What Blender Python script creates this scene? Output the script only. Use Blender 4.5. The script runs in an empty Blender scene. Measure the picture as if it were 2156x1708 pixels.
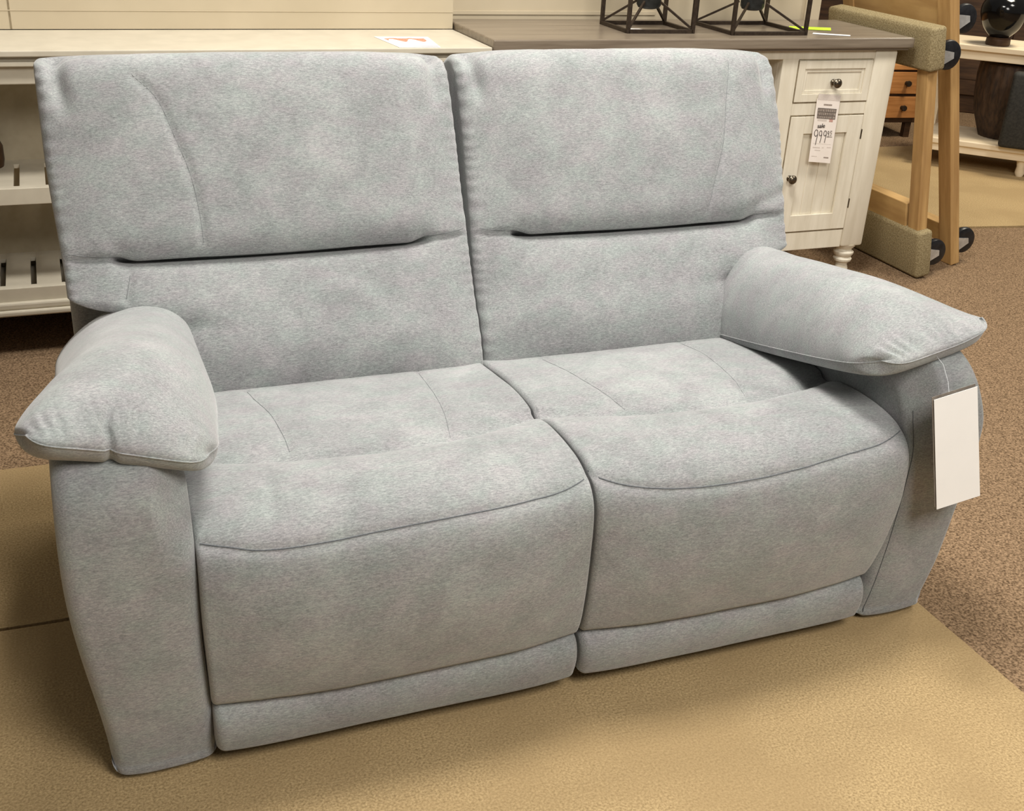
import bpy, bmesh, math, random
import numpy as np
from mathutils import Vector, Matrix
from mathutils.bvhtree import BVHTree

random.seed(4)
SC = bpy.context.scene
COL = SC.collection
PI = math.pi

# ------------------------------------------------------------------ helpers
def lin(c):
    return tuple((v / 12.92 if v <= .04045 else ((v + .055) / 1.055) ** 2.4) for v in (x / 255. for x in c)) + (1.,)

def new_mat(name):
    m = bpy.data.materials.new(name); m.use_nodes = True
    nt = m.node_tree
    return m, nt, nt.nodes['Principled BSDF']

def node(nt, kind, **kw):
    n = nt.nodes.new(kind)
    for k, v in kw.items():
        if k in n.inputs: n.inputs[k].default_value = v
        else: setattr(n, k, v)
    return n

def noise_mat(name, c1, c2, scale=(20, 20, 20), detail=4, rough=.6, bump=0., bscale=None, metallic=0., spec=.4, lo=.35, hi=.65, coat=0., c3=None, s3=(3, 3, 3)):
    """two tone procedural surface, optional large blotches towards c3"""
    m, nt, b = new_mat(name)
    tc = node(nt, 'ShaderNodeTexCoord')
    mp = node(nt, 'ShaderNodeMapping'); mp.inputs['Scale'].default_value = scale
    nt.links.new(tc.outputs['Object'], mp.inputs['Vector'])
    n = node(nt, 'ShaderNodeTexNoise', Scale=1., Detail=detail, Roughness=.6)
    nt.links.new(mp.outputs[0], n.inputs['Vector'])
    r = node(nt, 'ShaderNodeValToRGB')
    r.color_ramp.elements[0].position = lo; r.color_ramp.elements[0].color = lin(c1)
    r.color_ramp.elements[1].position = hi; r.color_ramp.elements[1].color = lin(c2)
    nt.links.new(n.outputs['Fac'], r.inputs[0])
    out = r.outputs[0]
    if c3:
        mp3 = node(nt, 'ShaderNodeMapping'); mp3.inputs['Scale'].default_value = s3
        nt.links.new(tc.outputs['Object'], mp3.inputs['Vector'])
        n3 = node(nt, 'ShaderNodeTexNoise', Scale=1., Detail=3.)
        nt.links.new(mp3.outputs[0], n3.inputs['Vector'])
        r3 = node(nt, 'ShaderNodeValToRGB')
        r3.color_ramp.elements[0].position = .45; r3.color_ramp.elements[0].color = (0, 0, 0, 1)
        r3.color_ramp.elements[1].position = .62; r3.color_ramp.elements[1].color = (.55, .55, .55, 1)
        nt.links.new(n3.outputs['Fac'], r3.inputs[0])
        mx = node(nt, 'ShaderNodeMix', data_type='RGBA')
        nt.links.new(r3.outputs[0], mx.inputs[0])
        nt.links.new(out, mx.inputs[6]); mx.inputs[7].default_value = lin(c3)
        out = mx.outputs[2]
    nt.links.new(out, b.inputs['Base Color'])
    b.inputs['Roughness'].default_value = rough
    b.inputs['Metallic'].default_value = metallic
    b.inputs['Specular IOR Level'].default_value = spec
    b.inputs['Coat Weight'].default_value = coat
    if bump:
        bp = node(nt, 'ShaderNodeBump', Strength=bump, Distance=.002)
        if bscale:
            mb = node(nt, 'ShaderNodeMapping'); mb.inputs['Scale'].default_value = bscale
            nt.links.new(tc.outputs['Object'], mb.inputs['Vector'])
            nb = node(nt, 'ShaderNodeTexNoise', Scale=1., Detail=3.)
            nt.links.new(mb.outputs[0], nb.inputs['Vector'])
            nt.links.new(nb.outputs['Fac'], bp.inputs['Height'])
        else:
            nt.links.new(n.outputs['Fac'], bp.inputs['Height'])
        nt.links.new(bp.outputs[0], b.inputs['Normal'])
    return m

def fabric_mat(name, axis=0):
    """heathered grey chenille: short yarn streaks, salt and pepper grain, brushed nap patches"""
    m, nt, b = new_mat(name)
    tc = node(nt, 'ShaderNodeTexCoord')
    def nz(scale, detail, rough=.6, dist=0.):
        mp = node(nt, 'ShaderNodeMapping'); mp.inputs['Scale'].default_value = scale
        nt.links.new(tc.outputs['Object'], mp.inputs['Vector'])
        n = node(nt, 'ShaderNodeTexNoise', Scale=1., Detail=detail, Roughness=rough, Distortion=dist)
        nt.links.new(mp.outputs[0], n.inputs['Vector'])
        return n.outputs['Fac']
    a, c = (120, 430), (330, 620)
    s1 = [a[1]] * 3; s1[axis] = a[0]
    s2 = [c[1]] * 3; s2[axis] = c[0]
    f1 = nz(s1, 2.5); f2 = nz(s2, 2.); f3 = nz((9, 9, 9), 4., .62, .6); f4 = nz((3.2, 3.2, 3.2), 2.)
    hue = nz((16, 28, 28), 4.)
    def math_(op, x, y):
        n = node(nt, 'ShaderNodeMath', operation=op)
        for i, v in enumerate((x, y)):
            if isinstance(v, (int, float)): n.inputs[i].default_value = v
            else: nt.links.new(v, n.inputs[i])
        return n.outputs[0]
    v = math_('ADD', math_('MULTIPLY', f1, .50), math_('MULTIPLY', f2, .38))
    v = math_('ADD', v, math_('MULTIPLY', f3, .31))
    v = math_('ADD', v, math_('MULTIPLY', f4, .13))
    r = node(nt, 'ShaderNodeValToRGB')
    e = r.color_ramp.elements
    e[0].position = .40; e[0].color = lin((102, 104, 105))
    e[1].position = .90; e[1].color = lin((182, 184, 184))
    k = r.color_ramp.elements.new(.635); k.color = lin((143, 145, 147))
    nt.links.new(v, r.inputs[0])
    mx = node(nt, 'ShaderNodeMix', data_type='RGBA', blend_type='MULTIPLY')
    hr = node(nt, 'ShaderNodeValToRGB')
    hr.color_ramp.elements[0].position = .35; hr.color_ramp.elements[0].color = (.94, .995, .955, 1)
    hr.color_ramp.elements[1].position = .65; hr.color_ramp.elements[1].color = (1., .955, .965, 1)
    nt.links.new(hue, hr.inputs[0])
    mx.inputs[0].default_value = 1.
    nt.links.new(r.outputs[0], mx.inputs[6]); nt.links.new(hr.outputs[0], mx.inputs[7])
    nt.links.new(mx.outputs[2], b.inputs['Base Color'])
    b.inputs['Roughness'].default_value = .95
    b.inputs['Specular IOR Level'].default_value = .12
    b.inputs['Sheen Weight'].default_value = .35
    b.inputs['Sheen Roughness'].default_value = .5
    bp = node(nt, 'ShaderNodeBump', Strength=.35, Distance=.0015)
    nt.links.new(v, bp.inputs['Height'])
    nt.links.new(bp.outputs[0], b.inputs['Normal'])
    return m

def tag(o, label=None, cat=None, group=None, kind=None):
    if label: o['label'] = label
    if cat: o['category'] = cat
    if group: o['group'] = group
    if kind: o['kind'] = kind
    return o

def empty(name, loc=(0, 0, 0), rot=(0, 0, 0), **kw):
    o = bpy.data.objects.new(name, None); COL.objects.link(o)
    o.location = loc; o.rotation_euler = rot; o.empty_display_size = .1
    return tag(o, **kw)

def mesh(name, verts, faces, mat, parent=None, smooth=False, loc=(0, 0, 0), rot=(0, 0, 0)):
    me = bpy.data.meshes.new(name)
    me.from_pydata([tuple(map(float, v)) for v in verts], [], faces); me.update()
    bm = bmesh.new(); bm.from_mesh(me)
    bmesh.ops.recalc_face_normals(bm, faces=bm.faces)
    bm.to_mesh(me); bm.free()
    me.materials.append(mat)
    if smooth: me.polygons.foreach_set('use_smooth', [True] * len(me.polygons))
    o = bpy.data.objects.new(name, me); COL.objects.link(o)
    o.location = loc; o.rotation_euler = rot
    if parent: o.parent = parent
    return o

class MB:
    """collects solids into one mesh"""
    def __init__(s): s.bm = bmesh.new()
    def box(s, x0, x1, y0, y1, z0, z1, bev=0., seg=2, M=None):
        t = bmesh.new()
        bmesh.ops.create_cube(t, size=1.)
        for v in t.verts:
            v.co = Vector((x0 + (v.co.x + .5) * (x1 - x0), y0 + (v.co.y + .5) * (y1 - y0), z0 + (v.co.z + .5) * (z1 - z0)))
        if bev: bmesh.ops.bevel(t, geom=list(t.edges), offset=bev, segments=seg, affect='EDGES', profile=.5)
        s._add(t, M); return s
    def bar(s, a, b, w, h=None, bev=0.):
        a, b = Vector(a), Vector(b); d = b - a; h = h or w
        q = d.to_track_quat('Z', 'Y').to_matrix().to_4x4()
        M = Matrix.Translation(a) @ q
        return s.box(-w / 2, w / 2, -h / 2, h / 2, 0, d.length, bev, 1, M)
    def tube(s, pts, r, n=8, cap=True):
        t = bmesh.new(); pts = [Vector(p) for p in pts]; rings = []
        up = Vector((.31, .17, .93)).normalized()
        for i, p in enumerate(pts):
            d = (pts[min(i + 1, len(pts) - 1)] - pts[max(i - 1, 0)]).normalized()
            a = d.cross(up)
            if a.length < 1e-4: a = d.cross(Vector((1, 0, 0)))
            a.normalize(); b_ = d.cross(a).normalized()
            rr = r(i / max(1, len(pts) - 1)) if callable(r) else r
            rings.append([t.verts.new(p + a * rr * math.cos(2 * PI * k / n) + b_ * rr * math.sin(2 * PI * k / n)) for k in range(n)])
        for A, B in zip(rings, rings[1:]):
            for k in range(n): t.faces.new((A[k], A[(k + 1) % n], B[(k + 1) % n], B[k]))
        if cap: t.faces.new(rings[0]); t.faces.new(rings[-1][::-1])
        s._add(t); return s
    def lathe(s, prof, n=32, M=None, ribs=0, amp=0.):
        t = bmesh.new(); rings = []
        for r, z in prof:
            rings.append([t.verts.new((max(r, 1e-4) * (1 + amp * math.cos(ribs * 2 * PI * k / n)) * math.cos(2 * PI * k / n), max(r, 1e-4) * (1 + amp * math.cos(ribs * 2 * PI * k / n)) * math.sin(2 * PI * k / n), z)) for k in range(n)])
        for A, B in zip(rings, rings[1:]):
            for k in range(n): t.faces.new((A[k], A[(k + 1) % n], B[(k + 1) % n], B[k]))
        t.faces.new(rings[0][::-1]); t.faces.new(rings[-1])
        s._add(t, M); return s
    def prism(s, poly, h0, h1, axis='z', M=None, bev=0.):
        """poly in the plane normal to axis, extruded from h0 to h1"""
        t = bmesh.new()
        def P(a, b, h): return {'z': (a, b, h), 'x': (h, a, b), 'y': (a, h, b)}[axis]
        A = [t.verts.new(P(a, b, h0)) for a, b in poly]; B = [t.verts.new(P(a, b, h1)) for a, b in poly]
        n = len(poly)
        for k in range(n): t.faces.new((A[k], A[(k + 1) % n], B[(k + 1) % n], B[k]))
        t.faces.new(A[::-1]); t.faces.new(B)
        if bev: bmesh.ops.bevel(t, geom=list(t.edges), offset=bev, segments=2, affect='EDGES', profile=.5)
        s._add(t, M); return s
    def _add(s, t, M=None):
        if M is not None: bmesh.ops.transform(t, matrix=M, verts=t.verts)
        me = bpy.data.meshes.new('tmp'); t.to_mesh(me); t.free()
        s.bm.from_mesh(me); bpy.data.meshes.remove(me)
    def build(s, name, mat, parent=None, smooth=False, loc=(0, 0, 0), rot=(0, 0, 0)):
        bmesh.ops.recalc_face_normals(s.bm, faces=s.bm.faces)
        me = bpy.data.meshes.new(name); s.bm.to_mesh(me); s.bm.free()
        me.materials.append(mat)
        if smooth:
            me.polygons.foreach_set('use_smooth', [True] * len(me.polygons))
            if hasattr(me, 'set_sharp_from_angle'): me.set_sharp_from_angle(angle=math.radians(38))
        o = bpy.data.objects.new(name, me); COL.objects.link(o)
        o.location = loc; o.rotation_euler = rot
        if parent: o.parent = parent
        return o

# smooth 3D value noise on numpy arrays, range about -1..1
def vnoise(p, seed=0):
    p = np.asarray(p, float); i = np.floor(p).astype(np.int64); f = p - i; f = f * f * (3 - 2 * f)
    def h(ix, iy, iz):
        n = (ix * 374761393 + iy * 668265263 + iz * 2147483647 + seed * 974634777) & 0xffffffff
        n = ((n ^ (n >> 13)) * 1274126177) & 0xffffffff
        return ((n ^ (n >> 16)) & 0xffff) / 32767.5 - 1.
    r = 0
    for a in (0, 1):
        for b in (0, 1):
            for c in (0, 1):
                w = (f[:, 0] if a else 1 - f[:, 0]) * (f[:, 1] if b else 1 - f[:, 1]) * (f[:, 2] if c else 1 - f[:, 2])
                r = r + w * h(i[:, 0] + a, i[:, 1] + b, i[:, 2] + c)
    return r

def sstep(a, b, x):
    t = np.clip((x - a) / (b - a), 0, 1); return t * t * (3 - 2 * t)

def closed_spline(pts, n):
    P = np.array(pts, float); m = len(P); out = []
    for i in range(m):
        p0, p1, p2, p3 = P[i - 1], P[i], P[(i + 1) % m], P[(i + 2) % m]
        for t in np.linspace(0, 1, 24, endpoint=False):
            out.append(.5 * ((2 * p1) + (-p0 + p2) * t + (2 * p0 - 5 * p1 + 4 * p2 - p3) * t * t + (-p0 + 3 * p1 - 3 * p2 + p3) * t ** 3))
    Q = np.array(out); d = np.linalg.norm(np.roll(Q, -1, 0) - Q, axis=1); L = np.concatenate([[0], np.cumsum(d)])
    s = np.linspace(0, L[-1], n, endpoint=False)
    Qc = np.vstack([Q, Q[:1]])
    return np.stack([np.interp(s, L, Qc[:, 0]), np.interp(s, L, Qc[:, 1])], 1), s

def seg_dist(px, py, line):
    """distance from points to a polyline in 2D"""
    best = np.full(px.shape, 1e9)
    for (ax, ay), (bx, by) in zip(line, line[1:]):
        dx, dy = bx - ax, by - ay; L = dx * dx + dy * dy + 1e-12
        t = np.clip(((px - ax) * dx + (py - ay) * dy) / L, 0, 1)
        best = np.minimum(best, np.hypot(px - ax - t * dx, py - ay - t * dy))
    return best

def loft(name, loop, n, x0, x1, nx, r, disp, xmap, mat, parent, grooves=(), noise=.0022, seed=0, slide=None):
    """body swept along X: `loop` is its closed side profile in (y, z); ends are rounded by r.
    disp(s, x, y, z, t) bulges it along the profile normal, grooves press seam lines in."""
    C, t = closed_spline(loop, n)
    T = np.roll(C, -1, 0) - np.roll(C, 1, 0); T /= np.linalg.norm(T, axis=1)[:, None]
    N = np.stack([T[:, 1], -T[:, 0]], 1)
    area = np.sum(C[:, 0] * np.roll(C[:, 1], -1) - np.roll(C[:, 0], -1) * C[:, 1])
    if area < 0: N = -N
    K = 9
    th = np.linspace(0, PI / 2, K, endpoint=False)
    e = r * (1 - np.cos(th)); ins = r * (1 - np.sin(th))     # from the end face inward
    mid = np.linspace(x0 + r, x1 - r, nx)
    X = np.concatenate([x0 + e, mid, (x1 - e)[::-1]])
    I = np.concatenate([ins, np.zeros(nx), ins[::-1]])
    G = X[:, None] + 0 * t[None]
    S = (2 * (X - x0) / (x1 - x0) - 1)[:, None] + 0 * t[None]
    Y = C[None, :, 0] - I[:, None] * N[None, :, 0]
    Z = C[None, :, 1] - I[:, None] * N[None, :, 1]
    D = disp(S, G, Y, Z, t[None] + 0 * G)
    P3 = np.stack([G.ravel(), Y.ravel(), Z.ravel()], 1)
    nz = vnoise(P3 * 7, seed) * .6 + vnoise(P3 * 15, seed + 5) * .3 + vnoise(P3 * 34, seed + 9) * .13
    D = D + noise * nz.reshape(D.shape)
    Y = Y + D * N[None, :, 0]; Z = Z + D * N[None, :, 1]
    if slide is not None:
        L_ = slide(S, t[None] + 0 * G); Y = Y + L_ * T[None, :, 0]; Z = Z + L_ * T[None, :, 1]
    if xmap: G = xmap(G, Y, Z)
    for ax, line, depth, wid in grooves:
        if ax == 'y':
            d = seg_dist(G, Z, line); w = np.exp(-(d / wid) ** 2) * (N[None, :, 0] < -.15)
        else:
            d = seg_dist(G, Y, line); w = np.exp(-(d / wid) ** 2) * (N[None, :, 1] > .15)
        Y = Y - depth * w * N[None, :, 0]; Z = Z - depth * w * N[None, :, 1]
    m = len(X); V = np.stack([G.ravel(), Y.ravel(), Z.ravel()], 1).tolist()
    F = [(i * n + k, i * n + (k + 1) % n, (i + 1) * n + (k + 1) % n, (i + 1) * n + k) for i in range(m - 1) for k in range(n)]
    for row in (0, m - 1):
        c = np.array(V[row * n:(row + 1) * n]).mean(0); V.append(c.tolist()); ci = len(V) - 1
        F += [(row * n + k, row * n + (k + 1) % n, ci) for k in range(n)]
    return mesh(name, V, F, mat, parent, True)

def seam(host, pts, axis, mat, r=.0011, name='seam', lift=.0, label=None):
    """a stitched thread line laid on the surface of host; pts in (x, z) for axis y or (x, y) for axis z"""
    me = host.data
    bv = BVHTree.FromPolygons([v.co for v in me.vertices], [tuple(p.vertices) for p in me.polygons])
    pp = []
    P = np.array(pts, float); L = np.concatenate([[0], np.cumsum(np.linalg.norm(np.diff(P, axis=0), axis=1))])
    ss = np.linspace(0, L[-1], max(8, int(L[-1] / .012)))
    for q in zip(np.interp(ss, L, P[:, 0]), np.interp(ss, L, P[:, 1])):
        o, d = (Vector((q[0], -1.5, q[1])), Vector((0, 1, 0))) if axis == 'y' else (Vector((q[0], q[1], 2)), Vector((0, 0, -1)))
        h = bv.ray_cast(o, d)
        if h[0] is not None: pp.append(h[0] - d * lift)
    if len(pp) < 2: return None
    o = MB().tube(pp, r, 6).build(name, mat, host, True)
    if label: o['label'] = label
    return o

def smooth_line(pts, n=6):
    P = [np.array(p, float) for p in pts]; P = [2 * P[0] - P[1]] + P + [2 * P[-1] - P[-2]]; out = []
    for i in range(1, len(P) - 2):
        for t in np.linspace(0, 1, n, endpoint=False):
            p0, p1, p2, p3 = P[i - 1:i + 3]
            out.append(.5 * ((2 * p1) + (-p0 + p2) * t + (2 * p0 - 5 * p1 + 4 * p2 - p3) * t * t + (-p0 + 3 * p1 - 3 * p2 + p3) * t ** 3))
    out.append(P[-2]); return [tuple(map(float, q)) for q in out]

# ------------------------------------------------------------------ materials
M = {}
M['fabric'] = fabric_mat('grey_heather_fabric')
M['thread'] = noise_mat('seam_thread', (84, 88, 92), (104, 108, 112), (300, 300, 300), rough=.9)
M['soft_thread'] = noise_mat('soft_seam_thread', (112, 115, 117), (134, 137, 138), (300, 300, 300), rough=.9)
M['pale_thread'] = noise_mat('pale_thread', (170, 174, 176), (190, 192, 194), (300, 300, 300), rough=.9)
M['dark'] = noise_mat('dust_cover', (34, 33, 32), (46, 44, 42), (60, 60, 60), rough=.9)
M['beige'] = noise_mat('beige_carpet', (138, 117, 83), (194, 169, 127), (230, 230, 230), 3, .98, .8, None, spec=.05, lo=.3, hi=.7, c3=(156, 133, 97), s3=(3.5, 3.5, 3.5))
M['brown'] = noise_mat('brown_carpet', (82, 65, 48), (160, 134, 106), (190, 190, 190), 3, .98, .9, None, spec=.05, lo=.34, hi=.66)
M['white'] = noise_mat('distressed_white_paint', (222, 214, 194), (236, 229, 211), (40, 40, 5), 4, .42, .15, None, c3=(218, 209, 188), s3=(9, 9, 2.))
M['cream'] = noise_mat('cream_paint', (194, 186, 168), (202, 194, 176), (14, 14, 14), 3, .55)
M['cream_back'] = noise_mat('shaded_back_board', (164, 152, 128), (176, 164, 140), (14, 14, 14), 3, .6)  # cream darkened: shade inside the shelf unit is put into the colour
M['grove'] = noise_mat('dark_gap_line', (122, 108, 84), (150, 136, 110), (50, 50, 50), rough=.8)
M['wall'] = noise_mat('wall_paint', (184, 171, 146), (192, 179, 154), (3, 3, 3), 3, .8, spec=.2)
M['wood_top'] = noise_mat('greyed_wood_top', (116, 104, 90), (140, 128, 112), (3, 60, 60), 5, .28, .1, None, spec=.5)
M['plank'] = noise_mat('raw_pine', (178, 142, 88), (204, 168, 112), (50, 4, 9), 5, .7, .2, None, lo=.3, hi=.7, c3=(160, 122, 74), s3=(6, 2, 16))
M['plank_v'] = noise_mat('raw_pine_upright', (166, 128, 78), (200, 162, 106), (50, 30, 4), 5, .7, .2, None, lo=.3, hi=.7, c3=(156, 120, 76), s3=(16, 9, 2))
M['padding'] = noise_mat('carpet_padding', (128, 114, 84), (166, 152, 118), (180, 180, 180), 3, 1., .9, None, spec=.03)
M['steel'] = noise_mat('zinc_steel', (190, 190, 188), (220, 220, 218), (30, 30, 30), rough=.35, metallic=.6)
M['rubber'] = noise_mat('black_rubber', (20, 21, 24), (34, 35, 38), (60, 60, 60), rough=.35, spec=.5)
M['iron'] = noise_mat('dark_bronze_iron', (44, 34, 26), (62, 50, 38), (80, 80, 80), rough=.5, metallic=.3)
M['candle_cup'] = noise_mat('candle_cup_dark', (30, 32, 32), (48, 50, 50), (60, 60, 60), rough=.4)
M['knob'] = noise_mat('pewter', (92, 84, 72), (124, 114, 98), (80, 80, 80), rough=.28, metallic=.9)
M['paper'] = noise_mat('white_card', (250, 249, 247), (254, 253, 251), (12, 12, 12), rough=.6)
M['tagpaper'] = noise_mat('price_tag_paper', (236, 226, 216), (242, 233, 224), (12, 12, 12), rough=.5)
M['ink'] = noise_mat('black_ink', (52, 44, 40), (70, 60, 54), (200, 200, 200), rough=.7)
M['ink_grey'] = noise_mat('grey_ink', (140, 126, 116), (176, 164, 152), (300, 300, 300), rough=.7)
M['ink_pale'] = noise_mat('pale_ink', (206, 194, 184), (218, 208, 198), (300, 300, 300), rough=.7)
M['ink_rose'] = noise_mat('rose_ink', (186, 140, 128), (206, 170, 158), (300, 300, 300), rough=.7)
M['ink_red'] = noise_mat('brick_red_print', (190, 110, 84), (226, 170, 146), (260, 260, 260), rough=.6)
M['ink_lilac'] = noise_mat('lilac_print', (226, 216, 222), (236, 228, 232), (200, 200, 200), rough=.6)
M['green'] = noise_mat('lime_paper', (190, 226, 40), (202, 236, 56), (20, 20, 20), rough=.6)
M['plastic'] = noise_mat('grey_card_back', (120, 112, 104), (140, 132, 122), (40, 40, 40), rough=.4)
M['gloss'] = noise_mat('black_glaze', (8, 8, 9), (16, 15, 15), (10, 10, 10), rough=.12, spec=.45)
M['darkwood'] = noise_mat('dark_walnut', (52, 34, 20), (78, 54, 34), (6, 50, 50), 4, .5)
M['redwood'] = noise_mat('orange_oak', (168, 112, 62), (194, 136, 80), (5, 60, 60), 4, .45)
M['whitewash'] = noise_mat('whitewashed_wood', (232, 214, 182), (242, 226, 198), (8, 60, 60), 4, .45, c3=(222, 202, 170), s3=(1, 14, 14))
M['charcoal'] = noise_mat('charcoal_vinyl', (34, 34, 32), (52, 51, 47), (90, 90, 90), rough=.7)
M['rattan'] = noise_mat('dark_rattan', (40, 28, 20), (74, 54, 38), (60, 60, 14), rough=.7)

# ------------------------------------------------------------------ camera
def cam():
    cd = bpy.data.cameras.new('camera'); c = bpy.data.objects.new('camera', cd); COL.objects.link(c)
    cd.sensor_fit = 'HORIZONTAL'; cd.sensor_width = 36.; cd.lens = 36. * 2400 / 2156
    R = ((.93151502, -.11479291, .34511208), (-.36033993, -.42002687, .83290609), (.04934464, -.9002222, -.43262581))
    m = Matrix(((R[0][0], -R[0][1], -R[0][2]), (R[1][0], -R[1][1], -R[1][2]), (R[2][0], -R[2][1], -R[2][2]))).to_4x4()
    m.translation = Vector((0, 0, 1.4))
    c.matrix_world = m; cd.clip_start = .05
    SC.camera = c
cam()

# ------------------------------------------------------------------ setting
def structure(o): o['kind'] = 'structure'; return o

fl = structure(mesh('floor', [(-6, -4, -.009), (10, -4, -.009), (10, 9, -.009), (-6, 9, -.009)], [(0, 1, 2, 3)], M['brown']))

wb = MB(); wb.box(-3.2, 2.745, 3.905, 4.02, -.009, 2.4)
structure(wb.build('wall_back', M['wall']))
structure(MB().box(2.745, 2.812, 3.89, 4.03, -.009, 2.4, .003).build('trim_1', M['wall']))
structure(MB().box(-3.2, 2.1, 3.901, 3.905, .905, .918, .001).build('trim_2', M['wall']))
structure(MB().box(-3.2, 1.283, 3.80, 3.9045, .872, 2.4).build('wall_left', M['wall']))
structure(MB().box(-3.2, 1.284, 3.7985, 3.801, .924, .9265, .0003).build('trim_4', M['wall']))
structure(MB().box(-.090, -.085, 3.799, 3.8005, .872, 2.4).build('trim_3', M['grove']))
structure(mesh('wall_far', [(-6, 8.8, -.009), (10, 8.8, -.009), (10, 8.8, 3.4), (-6, 8.8, 3.4)], [(0, 1, 2, 3)], M['wall']))

def carpet_piece(name, outline, z0, z1, seed):
    """carpet offcut with a slightly wavy cut edge"""
    rnd = random.Random(seed); poly = []
    for (ax, ay), (bx, by) in zip(outline, outline[1:] + outline[:1]):
        k = max(2, int(math.hypot(bx - ax, by - ay) / .12))
        for i in range(k):
            t = i / k; j = .0022 if 0 < i else 0
            poly.append((ax + (bx - ax) * t + rnd.uniform(-j, j), ay + (by - ay) * t + rnd.uniform(-j, j)))
    return MB().prism(poly, z0, z1, 'z').build(name, M['beige'])

tag(carpet_piece('carpet_offcut', [(-2.2, -1.2), (1.613, -1.2), (1.612, 2.014), (-2.2, 2.014)], -.009, 0., 1),
    'large beige carpet piece lying under the grey loveseat in the foreground', 'carpet')
tag(carpet_piece('carpet_offcut', [(-2.2, 2.024), (1.2, 2.024), (1.2, 2.688), (-2.2, 2.688)], -.009, 0., 2),
    'smaller beige carpet strip behind the dark seam at the left of the loveseat', 'carpet')
tag(carpet_piece('carpet_offcut', [(3.44, 4.20), (3.56, 3.94), (3.66, 3.91), (4.4, 3.80), (6.6, 3.80), (6.6, 5.35), (3.44, 5.35)], -.009, 0., 3),
    'pale beige carpet area on the floor beyond the leaning dollies', 'carpet')

# ------------------------------------------------------------------ loveseat
SOFA = empty('reclining_loveseat', (.786, 1.55, 0), label='grey heathered two seat reclining loveseat with puffy armrests on beige carpet', cat='sofa')
FAB = M['fabric']

def gauss(x, w): return np.exp(-(x / w) ** 2)

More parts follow.
